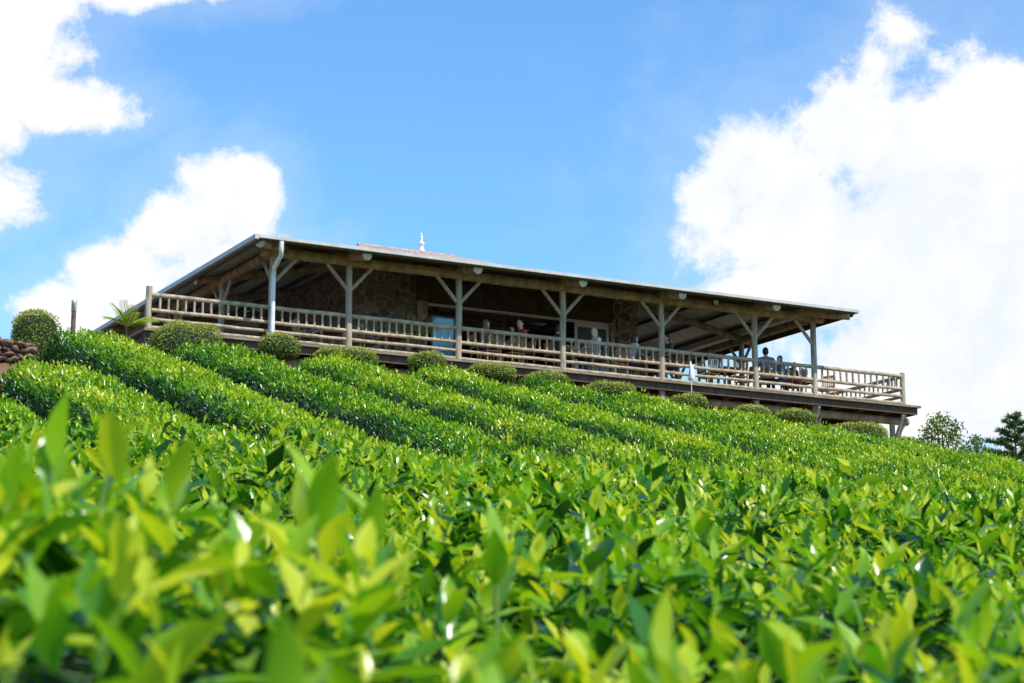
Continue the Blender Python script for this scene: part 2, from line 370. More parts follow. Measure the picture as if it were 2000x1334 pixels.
for (u0, v0, lab) in rows:
    uc = u0 + ROWW/2
    ve = v0
    while ve > -44:
        x, y = W2(uc, ve)
        if float(Ncan(x, y)) > float(Ucan(x, y)) + .35: break
        ve -= .5
    r = empty('tea_hedge', (*W2(uc, v0), float(rground(*W2(uc, v0)))), 0, lab, 'tea hedge', 'tea hedge rows on the slope')
    ox, oy, oz = r.location
    Ln = v0-ve; N = int(Ln*cum[-1]*430)
    vv = rng.uniform(ve, v0, N); s = rng.uniform(0, cum[-1], N)
    c = np.interp(s, cum, pc); h = np.interp(s, cum, pz)
    c2 = np.interp(np.clip(s+.05, 0, cum[-1]), cum, pc); h2 = np.interp(np.clip(s+.05, 0, cum[-1]), cum, pz)
    c1 = np.interp(np.clip(s-.05, 0, cum[-1]), cum, pc); h1 = np.interp(np.clip(s-.05, 0, cum[-1]), cum, pz)
    tx, tz = c2-c1, h2-h1; ln = np.hypot(tx, tz)+1e-9; nu_, nz_ = tz/ln, -tx/ln
    e = np.clip((v0-vv)/.45, 0, 1); ef = np.sqrt(1-(1-e)**2)*.5+.5*(e > 0)
    wob = 1 + .05*np.sin(vv*2.1+u0) + .04*np.sin(vv*5.3+2*u0)
    uu = uc + c*wob*(.6+.4*ef); x, y = W2(uu, vv)
    xc, yc = W2(np.full(N, uc), vv)
    tip = rng.uniform(0, 1, N) < .18                       # young shoots standing proud of the clipped top
    lump = .045*np.sin(x*6.1+2*np.sin(y*2.3))*np.sin(y*5.2+x*1.7)
    z = rground(xc, yc) + h*(.55+.45*ef) + (bumps(x*1.3, y*1.3)*1.1+lump)*(h/ROWH) + rng.uniform(-.10, .035, N) + tip*rng.uniform(0, .10, N)*np.clip(nz_, 0, 1)
    nor = np.stack([nu_*cu, nu_*su, nz_], 1)
    d = nor*.5 + np.array([0, 0, .45]) + tip[:, None]*np.array([0, 0, .7]) + rng.normal(0, .6, (N, 3)); n = nor*.72 + np.array([0, 0, .48]) + rng.normal(0, .45, (N, 3))
    L = rng.uniform(.065, .13, N); wd = L*rng.uniform(.36, .48, N)
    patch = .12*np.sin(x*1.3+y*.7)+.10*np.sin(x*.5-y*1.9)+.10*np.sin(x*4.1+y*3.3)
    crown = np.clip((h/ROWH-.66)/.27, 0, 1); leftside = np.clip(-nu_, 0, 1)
    t = np.clip(.05 + .62*crown*(1-.5*leftside) + rng.normal(0, .18, N) + (patch + .22*tip)*(.15+.85*crown) + 1.4*lump, .0, 1)  # sides and left flank tinted darker: furrow shade painted into the leaves
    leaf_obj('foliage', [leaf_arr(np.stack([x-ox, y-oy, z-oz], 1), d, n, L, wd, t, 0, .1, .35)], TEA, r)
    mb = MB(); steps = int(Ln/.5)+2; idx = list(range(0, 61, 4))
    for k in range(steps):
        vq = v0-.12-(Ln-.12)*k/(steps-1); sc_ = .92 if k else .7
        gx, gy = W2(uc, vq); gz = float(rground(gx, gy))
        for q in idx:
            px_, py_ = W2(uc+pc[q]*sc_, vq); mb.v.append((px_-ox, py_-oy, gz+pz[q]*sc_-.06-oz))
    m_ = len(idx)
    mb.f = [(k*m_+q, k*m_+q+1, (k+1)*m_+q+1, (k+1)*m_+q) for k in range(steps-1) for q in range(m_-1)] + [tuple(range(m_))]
    mb.build('twigs', DARKGREEN, r, True)  # dark shell under the foliage, standing in for shade inside the hedge
# weeds covering the little bank at far left
N = 4200; uu = rng.uniform(-14, -7.4, N); vv = rng.uniform(-10.5, -3.5, N); x, y = W2(uu, vv)
k = (np.sin(x*2.1+y*1.3)+np.sin(y*3.7-x*1.9)+rng.normal(0, .7, N)) > -.1; x, y = x[k], y[k]; N = len(x)
L = rng.uniform(.06, .17, N); d = rng.normal(0, .5, (N, 3))+np.array([0, 0, .8]); n = rng.normal(0, .5, (N, 3))+np.array([0, 0, .5])
wd_ = leaf_obj('grass', [leaf_arr(np.stack([x, y, ground(x, y)+.5*bumps(x, y)-.02], 1), d, n, L, L*.28, np.clip(rng.normal(.42, .22, N), 0, 1), 0, .2)], TREEL)
tag(wd_, 'grass and weeds covering the soil bank by the dry stone wall', 'grass', kind='stuff')

# ------------------------------------------------------------------ clipped bushes
def sup(dv, n=2.8): return dv/((np.abs(dv)**n).sum(1)**(1/n))[:, None]
def bush(px, ytop, wpx, hpx, v, label):
    u = u_at(px, v, -.8); p = W(u, v); ztop = tanof(ytop)*p.y; pm = FPX/(p.y*CT+ztop*ST)
    gz = float(ground(p.x, p.y)); w = wpx/pm/2; H = max(ztop-gz, .3); hz = min(H, max(hpx/pm*1.2, .5))/2
    pw = 4.2 if hpx > 60 else 2.7
    if H < 1.6 and hpx > 60: hz = H/2
    r = empty('clipped_bush', (p.x, p.y, gz), ANG, label, 'bush', 'clipped bushes along the deck')
    zc = H-hz; rad = np.array([w*.98, min(w*.9, .6), hz])
    area = 4*math.pi*((rad[0]*rad[1])**1.6/3+(rad[0]*rad[2])**1.6/3+(rad[1]*rad[2])**1.6/3)**(1/1.6); N = int(area*1700)
    dd = norm(rng.normal(0, 1, (N, 3))); q = sup(dd, pw)*rad
    nn = norm(np.sign(dd)*np.abs(sup(dd, pw))**(pw-1)/rad)
    q = q*(1+.05*np.sin(q[:, [1]]*9+q[:, [2]]*7+px)+.05*np.sin(q[:, [0]]*8+px*2)) + nn*rng.uniform(-.045, .03, (N, 1)); q[:, 2] += zc
    d = nn*.5+rng.normal(0, .6, (N, 3)); n = nn*.9+rng.normal(0, .45, (N, 3)); L = rng.uniform(.03, .06, N)
    t = np.clip(.48+.36*nn[:, 2]+rng.normal(0, .2, N), 0, 1)  # upward leaves tinted lighter, painting overhead light into the bush colour
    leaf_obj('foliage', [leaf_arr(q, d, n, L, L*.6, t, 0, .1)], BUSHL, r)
    def fn(pp):
        a = sup(np.array([[pp[0], pp[1], pp[2]]]), pw)[0]*rad*.90; return (a[0], a[1], a[2]+zc)
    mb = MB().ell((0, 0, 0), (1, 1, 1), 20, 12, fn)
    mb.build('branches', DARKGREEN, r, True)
    if zc-hz > .05: MB().tube([(0, 0, -.05), (0, 0, zc)], .05, 8).build('trunk', BARK, r, True)
for bsh in [(70, 612, 88, 84, -3.5, 'lone rounded clipped bush left of the building beside the stone wall'),
            (363, 638, 136, 62, -2.3, 'largest clipped bush, wide and boxy, below the left railing end'),
            (545, 654, 74, 42, -2.3, 'small yellowish clipped bush below the white downpipe'),
            (675, 683, 126, 32, -2.3, 'wide low clipped bush below the second log post'),
            (833, 689, 72, 38, -2.3, 'round yellow green clipped bush below the potted palm'),
            (957, 714, 94, 22, -2.3, 'low clipped bush just right of the bush below the potted palm'),
            (1066, 729, 86, 20, -2.3, 'low clipped bush below the fourth log post'),
            (1190, 750, 102, 20, -2.3, 'low flat clipped bush below the blonde person'),
            (1345, 772, 74, 20, -2.3, 'small clipped bush under the white cloth on a stake'),
            (1465, 795, 82, 24, -2.3, 'clipped bush below the empty tables, left of the deck strut'),
            (1550, 802, 78, 30, -2.3, 'rounded clipped bush right beside the first deck strut'),
            (1675, 828, 108, 36, -2.3, 'wide clipped bush between the two deck struts'),
            (1765, 855, 52, 28, -2.3, 'small round clipped bush below the right deck corner')]:
    bush(*bsh)

# ------------------------------------------------------------------ the building
B = empty('veranda_restaurant', W(0, 0, 0), ANG, 'long log veranda restaurant with hipped metal roof and railed deck on the hilltop', 'building')
posts_u = [0, 2.14, 5.36, 8.58, 11.80, 15.02, 17.13]; UE = 17.13; VB = 14.8; UL, UR = -3.27, 20.43
def wob(p, q, n=5, a=.012):
    p, q = Vector(p), Vector(q); return [tuple(p.lerp(q, k/(n-1)) + (Vector((random.uniform(-a, a), random.uniform(-a, a), random.uniform(-a, a))) if 0 < k < n-1 else Vector())) for k in range(n)]
def log(name, p, q, r, mat, par=B, n=12, a=.012, taper=.94):
    pts = wob(p, q, 5, a); return MB().tube(pts, [r*(1-(1-taper)*k/4) for k in range(5)], n).build(name, mat, par, True)
plist = [(u, 0) for u in posts_u] + [(0, v) for v in (3.7, 7.4, 11.1, VB)] + [(UE, v) for v in (3.7, 7.4, 11.1, VB)]
for (u, v) in plist:
    log('post', (u, v, -.1 if v else -.5), (u, v, 2.3), .092, POSTM)
    if v == 0:
        for s in (-1, 1):
            if (u == 0 and s < 0): continue
            if (u == UE and s > 0): continue
            log('brace', (u+s*.05, 0, 1.62), (u+s*.66, 0, 2.28), .054, POSTM, a=.004)
    if u in (0, UE):
        for s in (-1, 1):
            if 0 <= v+s*.6 <= VB: log('brace', (u, v+s*.05, 1.62), (u, v+s*.66, 2.28), .05, POSTM, a=.004)
for a, b_ in ((-.35, 5.4), (5.4, 11.84), (11.84, UE+.35)):
    log('beam', (a, 0, 2.385), (b_, 0, 2.385), .14, LOG, n=14)
log('beam', (0, -.3, 2.38), (0, VB+.3, 2.38), .125, LOG, n=14); log('beam', (UE, -.3, 2.38), (UE, VB+.3, 2.38), .125, LOG, n=14)
log('beam', (0, VB, 2.38), (UE, VB, 2.38), .12, LOG)
U0, U1, V0, V1 = -.9, UE+.62, -1.2, 16.0; IN = 4.7; ZE = 2.48; PIT = .2
def rz(dist): return ZE + PIT*dist
def rafter(p, q, r, name='rafter'):
    o = log(name, p, q, r, LOG); p = Vector(p); d = (Vector(q)-p).normalized()
    MB().tube([p-d*.004, p+d*.012], r*.99, 14).build('log_end', ENDW, o); return o
for u in posts_u[1:-1]:
    rafter((u, -1.14, rz(.06)-.19), (u, 3.6, rz(4.8)-.19), .13)
for v in (3.7, 7.4, 11.1):
    rafter((-.78, v, rz(.12)-.20), (3.9, v, rz(4.8)-.19), .115); rafter((UE+.5, v, rz(.1)-.18), (UE-3.9, v, rz(4.3)-.19), .11)
for (a, b_, sa, sb) in ((U0, V0, 1, 1), (U1, V0, -1, 1), (U0, V1, 1, -1), (U1, V1, -1, -1)):
    rafter((a+sa*.10, b_+sb*.10, rz(.10)-.20), (a+sa*4.7, b_+sb*4.7, rz(4.7)-.19), .125, 'hip_rafter')
pm = MB()
for dd in (.22, 1.1, 2.1, 3.1, 4.1):
    z = rz(dd)-.075; a, b_, c, d = U0+dd, U1-dd, V0+dd, V1-dd
    pm.box(a, b_, c-.03, c+.03, z-.05, z+.05); pm.box(a-.03, a+.03, c, d, z-.05, z+.05); pm.box(b_-.03, b_+.03, c, d, z-.05, z+.05)
pm.build('purlins', DARKW, B)
def sheet(along0, along1, f):
    mb = MB(); Ln = along1-along0; n = int(Ln/.0375)+1
    for k in range(n+1):
        a = along0 + Ln*k/n; run = max(.001, min(IN, a-along0, along1-a)); ripple = .014*math.sin(k*math.pi/2)
        for t in (0, 1): mb.v.append(f(a, run*t, rz(run*t)+ripple))
    mb.f = [(2*k, 2*k+2, 2*k+3, 2*k+1) for k in range(n)]
    return mb.build('roof', METAL, B)
sheet(U0, U1, lambda a, r, z: (a, V0+r, z)); sheet(U0, U1, lambda a, r, z: (a, V1-r, z))
sheet(V0, V1, lambda a, r, z: (U0+r, a, z)); sheet(V0, V1, lambda a, r, z: (U1-r, a, z))
gw = .11
MB().box(U0-.02, U1+.02, V0-gw, V0-.005, ZE-.10, ZE-.02).build('gutter', GUT, B)
MB().box(U0-gw, U0-.005, V0-gw, V1, ZE-.14, ZE-.02).build('gutter', GUT, B)
MB().box(U1+.005, U1+gw, V0-gw, V1, ZE-.11, ZE-.02).build('gutter', GUT, B)
MB().box(U0+.01, U1-.01, V0+.004, V0+.04, ZE-.14, ZE-.015).build('fascia', DARKW, B)
MB().box(U0+.004, U0+.04, V0+.05, V1, ZE-.20, ZE-.015).build('fascia', DARKW, B)
MB().box(U1-.04, U1-.004, V0+.05, V1, ZE-.20, ZE-.015).build('fascia', DARKW, B)
# tiled upper roof with ridge and finial
ia, ib, ic, idd = U0+IN-.25, U1-IN+.25, V0+IN-.25, V1-IN+.25; zb = rz(IN)-.0; ZR = 4.88; ra, rb, rv = 5.75, 8.9, (ic+idd)/2
tm = MB()
def tileplane(p0, p1, q1, q0, n):
    i0 = len(tm.v)
    p0, p1, q0, q1 = map(Vector, (p0, p1, q0, q1)); rowsn = 12
    for r in range(rowsn+1):
        for k in range(n+1):
            a = p0.lerp(p1, k/n).lerp(q0.lerp(q1, k/n), r/rowsn); tm.v.append((a.x, a.y, a.z+.03*abs(math.sin(k*math.pi/2))+.02))
    for r in range(rowsn):
        for k in range(n): tm.f.append((i0+r*(n+1)+k, i0+r*(n+1)+k+1, i0+(r+1)*(n+1)+k+1, i0+(r+1)*(n+1)+k))
tileplane((ia, ic, zb), (ib, ic, zb), (rb, rv, ZR), (ra, rv, ZR), 80); tileplane((ib, idd, zb), (ia, idd, zb), (ra, rv, ZR), (rb, rv, ZR), 80)
tileplane((ia, idd, zb), (ia, ic, zb), (ra, rv, ZR), (ra, rv+.01, ZR), 60); tileplane((ib, ic, zb), (ib, idd, zb), (rb, rv+.01, ZR), (rb, rv, ZR), 60)
tr = tm.build('tiled_roof', TILE, B)
MB().tube([(ra-.1, rv, ZR+.03), (rb+.1, rv, ZR+.03)], .05, 10).build('ridge_tiles', TILE, tr, True)
fu = u_at(823, rv, ZR)
MB().lathe((fu, rv, ZR+.02), [(.10, 0), (.10, .10), (.07, .13), (.06, .24), (.10, .27), (.10, .31), (.05, .34), (.03, .44), (.045, .47), (.045, .5), (.02, .53), (.008, .66)], 12).build('finial', WHITE, tr, True)
# downpipe
MB().tube([(-.28, -1.25, 2.36), (-.28, -1.25, 2.16), (-.25, -1.15, 2.02), (-.12, -.42, 1.88), (-.08, -.27, 1.78), (-.08, -.25, 1.5), (-.08, -.25, -.9)], .062, 12).build('downpipe', WHITE, B, True)
# deck
MB().box(UL-.2, UR+.42, -.32, VB+1, -.06, 0).build('deck', DECKW, B)
MB().box(UL-.15, UR+.36, -.20, -.12, -.26, -.065).build('joist', DARKW, B)
log('bearer', (UL, .35, -.40), (UR+.4, .35, -.40), .13, LOG); log('bearer', (UL, 3.0, -.40), (UR+.3, 3.0, -.40), .13, LOG)
for k in range(26):
    u = UL + k*(UR-UL+.3)/25; MB().box(u-.03, u+.03, -.1, 6, -.27, -.066).build('joist', DARKW, B)
for u in (-2, 2.14, 5.36, 8.58, 11.8, 15.02, UE, 20.25):
    for v in (.35, 3.0):
        log('deck_support', (u, v, -3.2), (u, v, -.5), .09, POSTM)
for u in (UE, 20.25):
    log('deck_strut', (u-.05, .35, -1.15), (u-.62, .35, -.5), .055, POSTM); log('deck_strut', (u, .3, -1.15), (u, -.18, -.3), .055, POSTM)
    log('deck_strut', (u+.03, .35, -1.15), (u+.45, .35, -.5), .055, POSTM)
MB().box(UL+.2, 9.2, .55, .9, -2.6, -.28).build('foundation', STONE, B)
# railings
RZ = [(.92, .06), (.53, .05), (.30, .046), (.09, .046)]
def railing(p, q, bal=True, stuff=False):
    p, q = Vector((*p, 0)), Vector((*q, 0)); d = (q-p); Ln = d.length
    top = log('railing', p+Vector((0, 0, .92)), q+Vector((0, 0, .92)), .06, RAILM, B, 10, .008)
    for z, r in RZ[1:]: log('rail', p+Vector((0, 0, z)), q+Vector((0, 0, z)), r, RAILM, top, 10, .01)
    n = max(2, round(Ln/.225)); mb = MB()
    for k in range(1, n):
        c = p.lerp(q, k/n); pts = [c+Vector((0, 0, .54)), c+Vector((random.uniform(-.014, .014), 0, .9))]
        if stuff: mb.tube(pts, .03, 7)
        else: MB().tube(pts, random.uniform(.028, .036), 8).build('baluster', RAILM, top, True)
    if stuff: tag(mb.build('balusters', RAILM, top, True), kind='stuff')
    return top
ru = [UL] + posts_u + [UR]
for a, b_ in zip(ru[:-1], ru[1:]): railing((a+.06, 0), (b_-.06, 0))
for a, b_ in ((0, 3.7), (3.7, 7.4), (7.4, 11.1)):
    railing((UR, a+.06), (UR, b_-.06), stuff=True)
    log('railing_post', (UR, b_, -.3), (UR, b_, 1.02), .075, POSTM)
log('railing_post', (UL, 0, -1.2), (UL, 0, 1.12), .085, POSTM); log('railing_post', (UR, 0, -.4), (UR, 0, 1.02), .08, POSTM)
# stone core
VF = 3.5; a1 = u_at(812, VF, 1.5); a2 = u_at(830, VF, 1.5); a3 = u_at(1128, VF, 1.5); a4 = u_at(1192, VF, 1.5); CUL, CUR = 4.0, 13.2; HW = 3.36
MB().box(CUL, a1, VF, VF+.35, -.0, HW).build('wall', STONE, B)
MB().box(a4+.12, CUR, VF, VF+.35, 0, HW).build('wall', STONE, B)
MB().box(CUL, CUL+.35, VF+.352, 11.2, 0, HW).build('wall', STONE, B)
MB().box(CUR-.35, CUR, VF+.352, 11.2, 0, HW).build('wall', STONE, B)
MB().box(CUL+.36, CUR-.36, 10.85, 11.2, 0, HW).build('wall', DARKW, B)
MB().box(a1+.01, a4+.11, VF+.03, VF+.3, 2.42, HW).build('lintel', DARKW, B)
MB().box(a1+.02, a2+.05, VF-.06, VF+.28, 0, 2.41).build('door_post', RAILM, B); MB().box(a4+.01, a4+.11, VF-.06, VF+.28, 0, 2.41).build('door_post', RAILM, B)
MB().box(a2+.06, a4-.0, VF+.06, VF+.12, 2.32, 2.40).build('window_frame', WHITE, B)
w = MB(); w.box(a3-.05, a3+.03, VF+.06, VF+.12, 0, 2.32); w.box(a4-.09, a4-.01, VF+.06, VF+.12, 0, 2.32); w.box(a3+.03, a4-.09, VF+.06, VF+.12, 0, .1); w.box(a3+.03, a4-.09, VF+.06, VF+.12, 2.2, 2.32)
win = w.build('window', WHITE, B); MB().box(a3+.03, a4-.09, VF+.085, VF+.095, .1, 2.2).build('pane', GLASS, win)
w = MB(); w.box(3.93, 3.99, 7.2, 7.28, 0, 2); w.box(3.93, 3.99, 8.1, 8.18, 0, 2); w.box(3.93, 3.99, 9.0, 9.08, 0, 2); w.box(3.93, 3.99, 7.2, 9.08, 2.0, 2.08)
win = w.build('window', WHITE, B); MB().box(3.955, 3.965, 7.28, 9.0, 0, 2).build('pane', GLASS, win)
for k in range(6):
    v = 4.4+k*1.1; log('ceiling_beam', (CUL+.35, v, 2.75), (CUR-.35, v, 2.75), .10, LOG)
def lantern(u, v, z):
    l = MB().box(u-.07, u+.07, v-.14, v, z, z+.24).build('wall_lamp', LAMPM, B); MB().lathe((u, v-.07, z+.24), [(.10, 0), (.02, .1)], 8).build('lamp_cap', LAMPM, l)
lantern(a2-.02, VF-.06, 1.55); lantern(a4+.06, VF-.06, 1.3)
fl_u = u_at(1398, -.35, 2.4)
fl = MB().box(fl_u-.09, fl_u+.09, -.36, -.28, 2.33, 2.48).build('flood_lamp', LAMPM, B); MB().box(fl_u-.075, fl_u+.075, -.372, -.361, 2.345, 2.465).build('lamp_lens', LENS, fl)
MB().tube([(fl_u, -.28, 2.4), (fl_u, -.1, 2.42)], .02, 6).build('lamp_bracket', LAMPM, fl)

# ------------------------------------------------------------------ furniture on the deck
def rot_for(du, dv):
    x = du*cu - dv*su; y = du*su + dv*cu; return math.atan2(y, x) - math.pi/2
def make_table():
    r = empty('wooden_table', (0, 0, 0), 0, 'x', 'table', 'wooden tables behind the railing')
    t = MB()
    for k in range(5): t.box(-.38+k*.153, -.38+k*.153+.148, -.4, .4, .715, .75)
    t.build('tabletop', FURN, r)
    a = MB(); a.box(-.33, .33, -.35, -.325, .63, .714); a.box(-.33, .33, .325, .35, .63, .714); a.box(-.33, -.305, -.32, .32, .63, .714); a.box(.305, .33, -.32, .32, .63, .714); a.build('apron', FURN, r)
    for sx in (-1, 1):
        for sy in (-1, 1): MB().box(sx*.32-.03, sx*.32+.03, sy*.335-.03, sy*.335+.03, 0, .71).build('leg', FURN, r)
    return r
def make_chair():
    r = empty('wooden_chair', (0, 0, 0), 0, 'x', 'chair', 'wooden slat chairs behind the railing')
    s = MB()
    for k in range(5): s.box(-.22, .22, -.2+k*.085, -.2+k*.085+.075, .43, .455)
    s.build('seat', FURN, r)
    for sx in (-1, 1):
        MB().box(sx*.2-.02, sx*.2+.02, .17, .21, 0, .428).build('leg', FURN, r)
        MB().tube([(sx*.2, -.2, 0), (sx*.2, -.21, .45), (sx*.2, -.27, .93)], [.022, .022, .02], 8).build('leg', FURN, r, True)
    b_ = MB(); b_.box(-.2, .2, -.285, -.255, .86, .93); b_.box(-.2, .2, -.245, -.22, .55, .6)
    for k in range(6): b_.tube([(-.15+k*.06, -.236, .6), (-.15+k*.06, -.268, .87)], .018, 6)
    b_.build('backrest', FURN, r); MB().box(-.19, .19, .18, .2, .2, .23).build('stretcher', FURN, r)
    return r
T0 = make_table(); C0 = make_chair(); tf = cf = True
def table(px, v, label):
    global tf
    u = u_at(px, v, .75); p = W(u, v, 0)
    if tf: T0.location = p; T0.rotation_euler = (0, 0, ANG); T0['label'] = label; tf = False
    else: dup(T0, p, ANG, label)
    return u
def chair(u, v, face, label, dr=0.0):
    global cf
    p = W(u, v, 0); rzz = rot_for(*face)+dr
    if cf: C0.location = p; C0.rotation_euler = (0, 0, rzz); C0['label'] = label; cf = False
    else: dup(C0, p, rzz, label)
def solid(mb, name, mat, parent, vox):
    o = mb.build('tmp', mat); md = o.modifiers.new('r', 'REMESH'); md.mode = 'VOXEL'; md.voxel_size = vox
    sm = o.modifiers.new('s', 'SMOOTH'); sm.iterations = 2
    dg = bpy.context.evaluated_depsgraph_get(); me = bpy.data.meshes.new_from_object(o.evaluated_get(dg))
    bpy.data.objects.remove(o); me.name = name
    me.polygons.foreach_set('use_smooth', [True]*len(me.polygons))
    if not me.materials: me.materials.append(mat)
    n = bpy.data.objects.new(name, me); col.objects.link(n); n.parent = parent; return n
_mc = {}
def cmat(kind, c, rough=.8):
    k = (kind, c)
    if k not in _mc: _mc[k] = nmat(kind, tuple(x*.8 for x in c), tuple(min(1, x*1.15) for x in c), 14, rough, .1)
    return _mc[k]
def person(u, v, face, label, skin=(.66, .41, .29), hair=(.03, .02, .015), shirt=(.1, .1, .1), pants=(.05, .06, .09), lean=.06, hairlen=0.0, lw=(-.14, .40, .80), rw=(.14, .40, .80), sc_=1.0, turn=0.0, dr=0.0):
    r = empty('person', W(u, v, 0), rot_for(*face)+dr, label, 'person'); r.scale = (sc_,)*3
    hz = .555; sh = 1.05; L2 = lean
    hc = Vector((0, L2+.03, 1.265))
    b_ = MB()
    b_.ell((0, 0, hz), (.165, .125, .115)); b_.ell((0, L2*.3, .73), (.135, .095, .19)); b_.ell((0, L2*.7, .93), (.165, .105, .18))
    b_.tube([(-.175, L2*.85, sh), (0, L2*.85, sh+.03), (.175, L2*.85, sh)], [.055, .075, .055], 12)
    b_.tube([(0, L2*.85, sh), (0, L2+.01, 1.19)], [.062, .05], 12)
    ct, st = math.cos(turn), math.sin(turn)
    def hd(x, y, z): return (hc.x + x*ct - y*st, hc.y + x*st + y*ct, hc.z + z)
    b_.ell(hd(0, 0, .015), (.076, .092, .105)); b_.ell(hd(0, .03, -.055), (.052, .058, .06))
    b_.tube([hd(0, .085, .015), hd(0, .108, -.018)], [.008, .013], 8); b_.ell(hd(0, .09, -.055), (.024, .012, .012))
    for s in (-1, 1): b_.ell(hd(s*.077, -.005, -.005), (.011, .02, .03))
    arms = []
    for s, wr in ((-1, lw), (1, rw)):
        S = Vector((s*.185, L2*.85, sh-.01)); Wt = Vector(wr); mid = (S+Wt)/2
        dist = (Wt-S).length; off = math.sqrt(max(.002, .285**2-(dist/2)**2)); ax = (Wt-S).normalized()
        out_ = Vector((s*.5, -.25, -1)); out_ -= ax*out_.dot(ax); E = mid + out_.normalized()*off
        b_.tube([S, E, Wt], [.05, .04, .028], 12); b_.ell(tuple(S), (.055, .055, .06)); b_.ell(tuple(E), (.041, .041, .041)); arms.append((S, E))
        fd = (Wt-E).normalized(); fd = (fd+Vector((0, .25, -.1))).normalized(); sd = fd.cross(Vector((0, 0, 1))).normalized(); dn = sd.cross(fd)
        b_.tube([Wt, Wt+fd*.03, Wt+fd*.085], [.027, .036, .034], 10)
        for k, ln in enumerate((.062, .07, .066, .052)):
            f0 = Wt+fd*.08+sd*(-.030+.02*k); b_.tube([f0, f0+fd*ln*.55-dn*.004, f0+fd*ln*.9-dn*.02], [.0095, .009, .0075], 7)
        t0 = Wt+fd*.03-sd*s*.028; b_.tube([t0, t0-sd*s*.03+fd*.03, t0-sd*s*.032+fd*.06], [.012, .0105, .009], 7)
    legs = []
    for s in (-1, 1):
        Hh, K, A = (s*.09, .02, hz-.02), (s*.12, .44, .53), (s*.12, .42, .09)
        b_.tube([Hh, K, A], [.085, .058, .04], 12); b_.ell(K, (.06, .06, .06)); b_.ell((s*.12, .48, .045), (.045, .12, .042)); legs.append((Hh, K, A))
    body = solid(b_, 'body', cmat('skin', skin, .6), r, .0085)
    c = MB(); c.ell((0, 0, hz+.03), (.18, .14, .11)); c.ell((0, L2*.3, .73), (.152, .112, .2)); c.ell((0, L2*.7, .93), (.182, .122, .18))
    c.tube([(-.18, L2*.85, sh), (0, L2*.85, sh+.02), (.18, L2*.85, sh)], [.066, .082, .066], 12)
    for S, E in arms: c.tube([S, S.lerp(E, .75)], [.066, .058], 12); c.ell(tuple(S), (.066, .066, .066))
    solid(c, 'shirt', cmat('shirt', shirt), r, .012)
    c = MB(); c.ell((0, 0, hz-.01), (.178, .138, .11))
    for Hh, K, A in legs: c.tube([Hh, K, (A[0], A[1], A[2]+.05)], [.096, .07, .055], 12); c.ell(K, (.071, .071, .071))
    solid(c, 'trousers', cmat('trousers', pants), r, .014)
    hm = MB(); hm.ell(hd(0, -.016, .035), (.084, .092, .098)); hm.ell(hd(0, -.035, -.01), (.078, .07, .09))
    if hairlen: hm.ell(hd(0, -.07, -.02-hairlen*.5), (.07, .045, .07+hairlen*.5)); hm.ell(hd(-.06, -.03, -.04-hairlen*.3), (.028, .04, .07+hairlen*.3)); hm.ell(hd(.06, -.03, -.04-hairlen*.3), (.028, .04, .07+hairlen*.3))
    solid(hm, 'hair', cmat('hair', hair, .6), r, .01)
    for s in (-1, 1): MB().ell(hd(s*.03, .083, .01), (.011, .008, .008), 8, 6).build('eye', cmat('eye', (.03, .02, .02), .2), r, True)
    MB().ell(hd(0, .099, -.052), (.02, .006, .006), 8, 6).build('mouth', cmat('lip', (.35, .14, .12), .5), r, True)
    for s in (-1, 1): MB().ell((s*.12, .485, .045), (.05, .13, .045), 12, 8).build('shoe', cmat('shoe', (.04, .035, .03), .6), r, True)
    return r
R_, L_ = (1, 0), (-1, 0)
VT = .62
def pair(px, v, tl, ll=None, rl=None, gap=.66):
    u = table(px, v, tl)
    if ll: chair(u-gap, v, R_, ll, random.uniform(-.15, .15))
    if rl: chair(u+gap, v, L_, rl, random.uniform(-.15, .15))
    return u
uA = pair(640, 1.1, 'wooden table behind the railing left of the second log post', 'empty wooden chair left of the table near the white downpipe', 'empty wooden chair at the second log post, facing the leftmost table')
uB = pair(765, .9, 'wooden table between the second post and the potted palm', 'empty wooden chair just right of the second log post', 'empty wooden chair facing left, beside the potted palm')
uC = pair(982, VT, 'wooden table between the brown haired guest and the guest in dark red', 'wooden chair under the brown haired guest right of the third post', 'wooden chair under the guest in dark red')
uD = pair(1126, VT, 'wooden table between the guest in dark green and the blonde guest', 'wooden chair under the guest in dark green', 'wooden chair under the blonde guest')
uE_ = pair(1268, VT, 'wooden table between the guest in white and the guest in grey', 'wooden chair under the dark haired guest in white', 'wooden chair under the guest in grey at the fifth post')
uF = pair(1420, .8, 'wooden table with empty chairs left of the sixth log post', 'empty wooden chair between the white cloth and the empty table', 'empty wooden chair just left of the sixth log post')
uG = table(1562, 1.2, 'wooden table beside the guests at the right end of the roof')
chair(u_at(1497, .75), .75, (.5, 1), 'wooden chair under the guest in blue near the sixth post')
chair(u_at(1528, .55), .55, L_, 'wooden chair under the child in blue beside the seventh post')
chair(u_at(1612, .9), .9, L_, 'empty wooden chair in the sunny deck corner, right of the last roof post', .5)
for px, lab in ((958, 'empty wooden chair, back to the railing, left of the pair between third and fourth posts'),
                (1002, 'empty wooden chair, back to the railing, close to the guest in dark red'),
                (1205, 'empty wooden chair, back to the railing, between the blonde guest and the guest in white'),
                (1385, 'empty wooden chair, back to the railing, right of the white cloth on a stake'),
                (1440, 'empty wooden chair, back to the railing, nearest the sixth log post')):
    chair(u_at(px, .36), .36, (0, 1), lab, random.uniform(-.2, .2))
person(uC-.66, VT, R_, 'person with brown hair seated low behind the railing, right of the third post', hair=(.18, .09, .04), shirt=(.40, .24, .13), hairlen=.12, lean=.12, sc_=1.0)
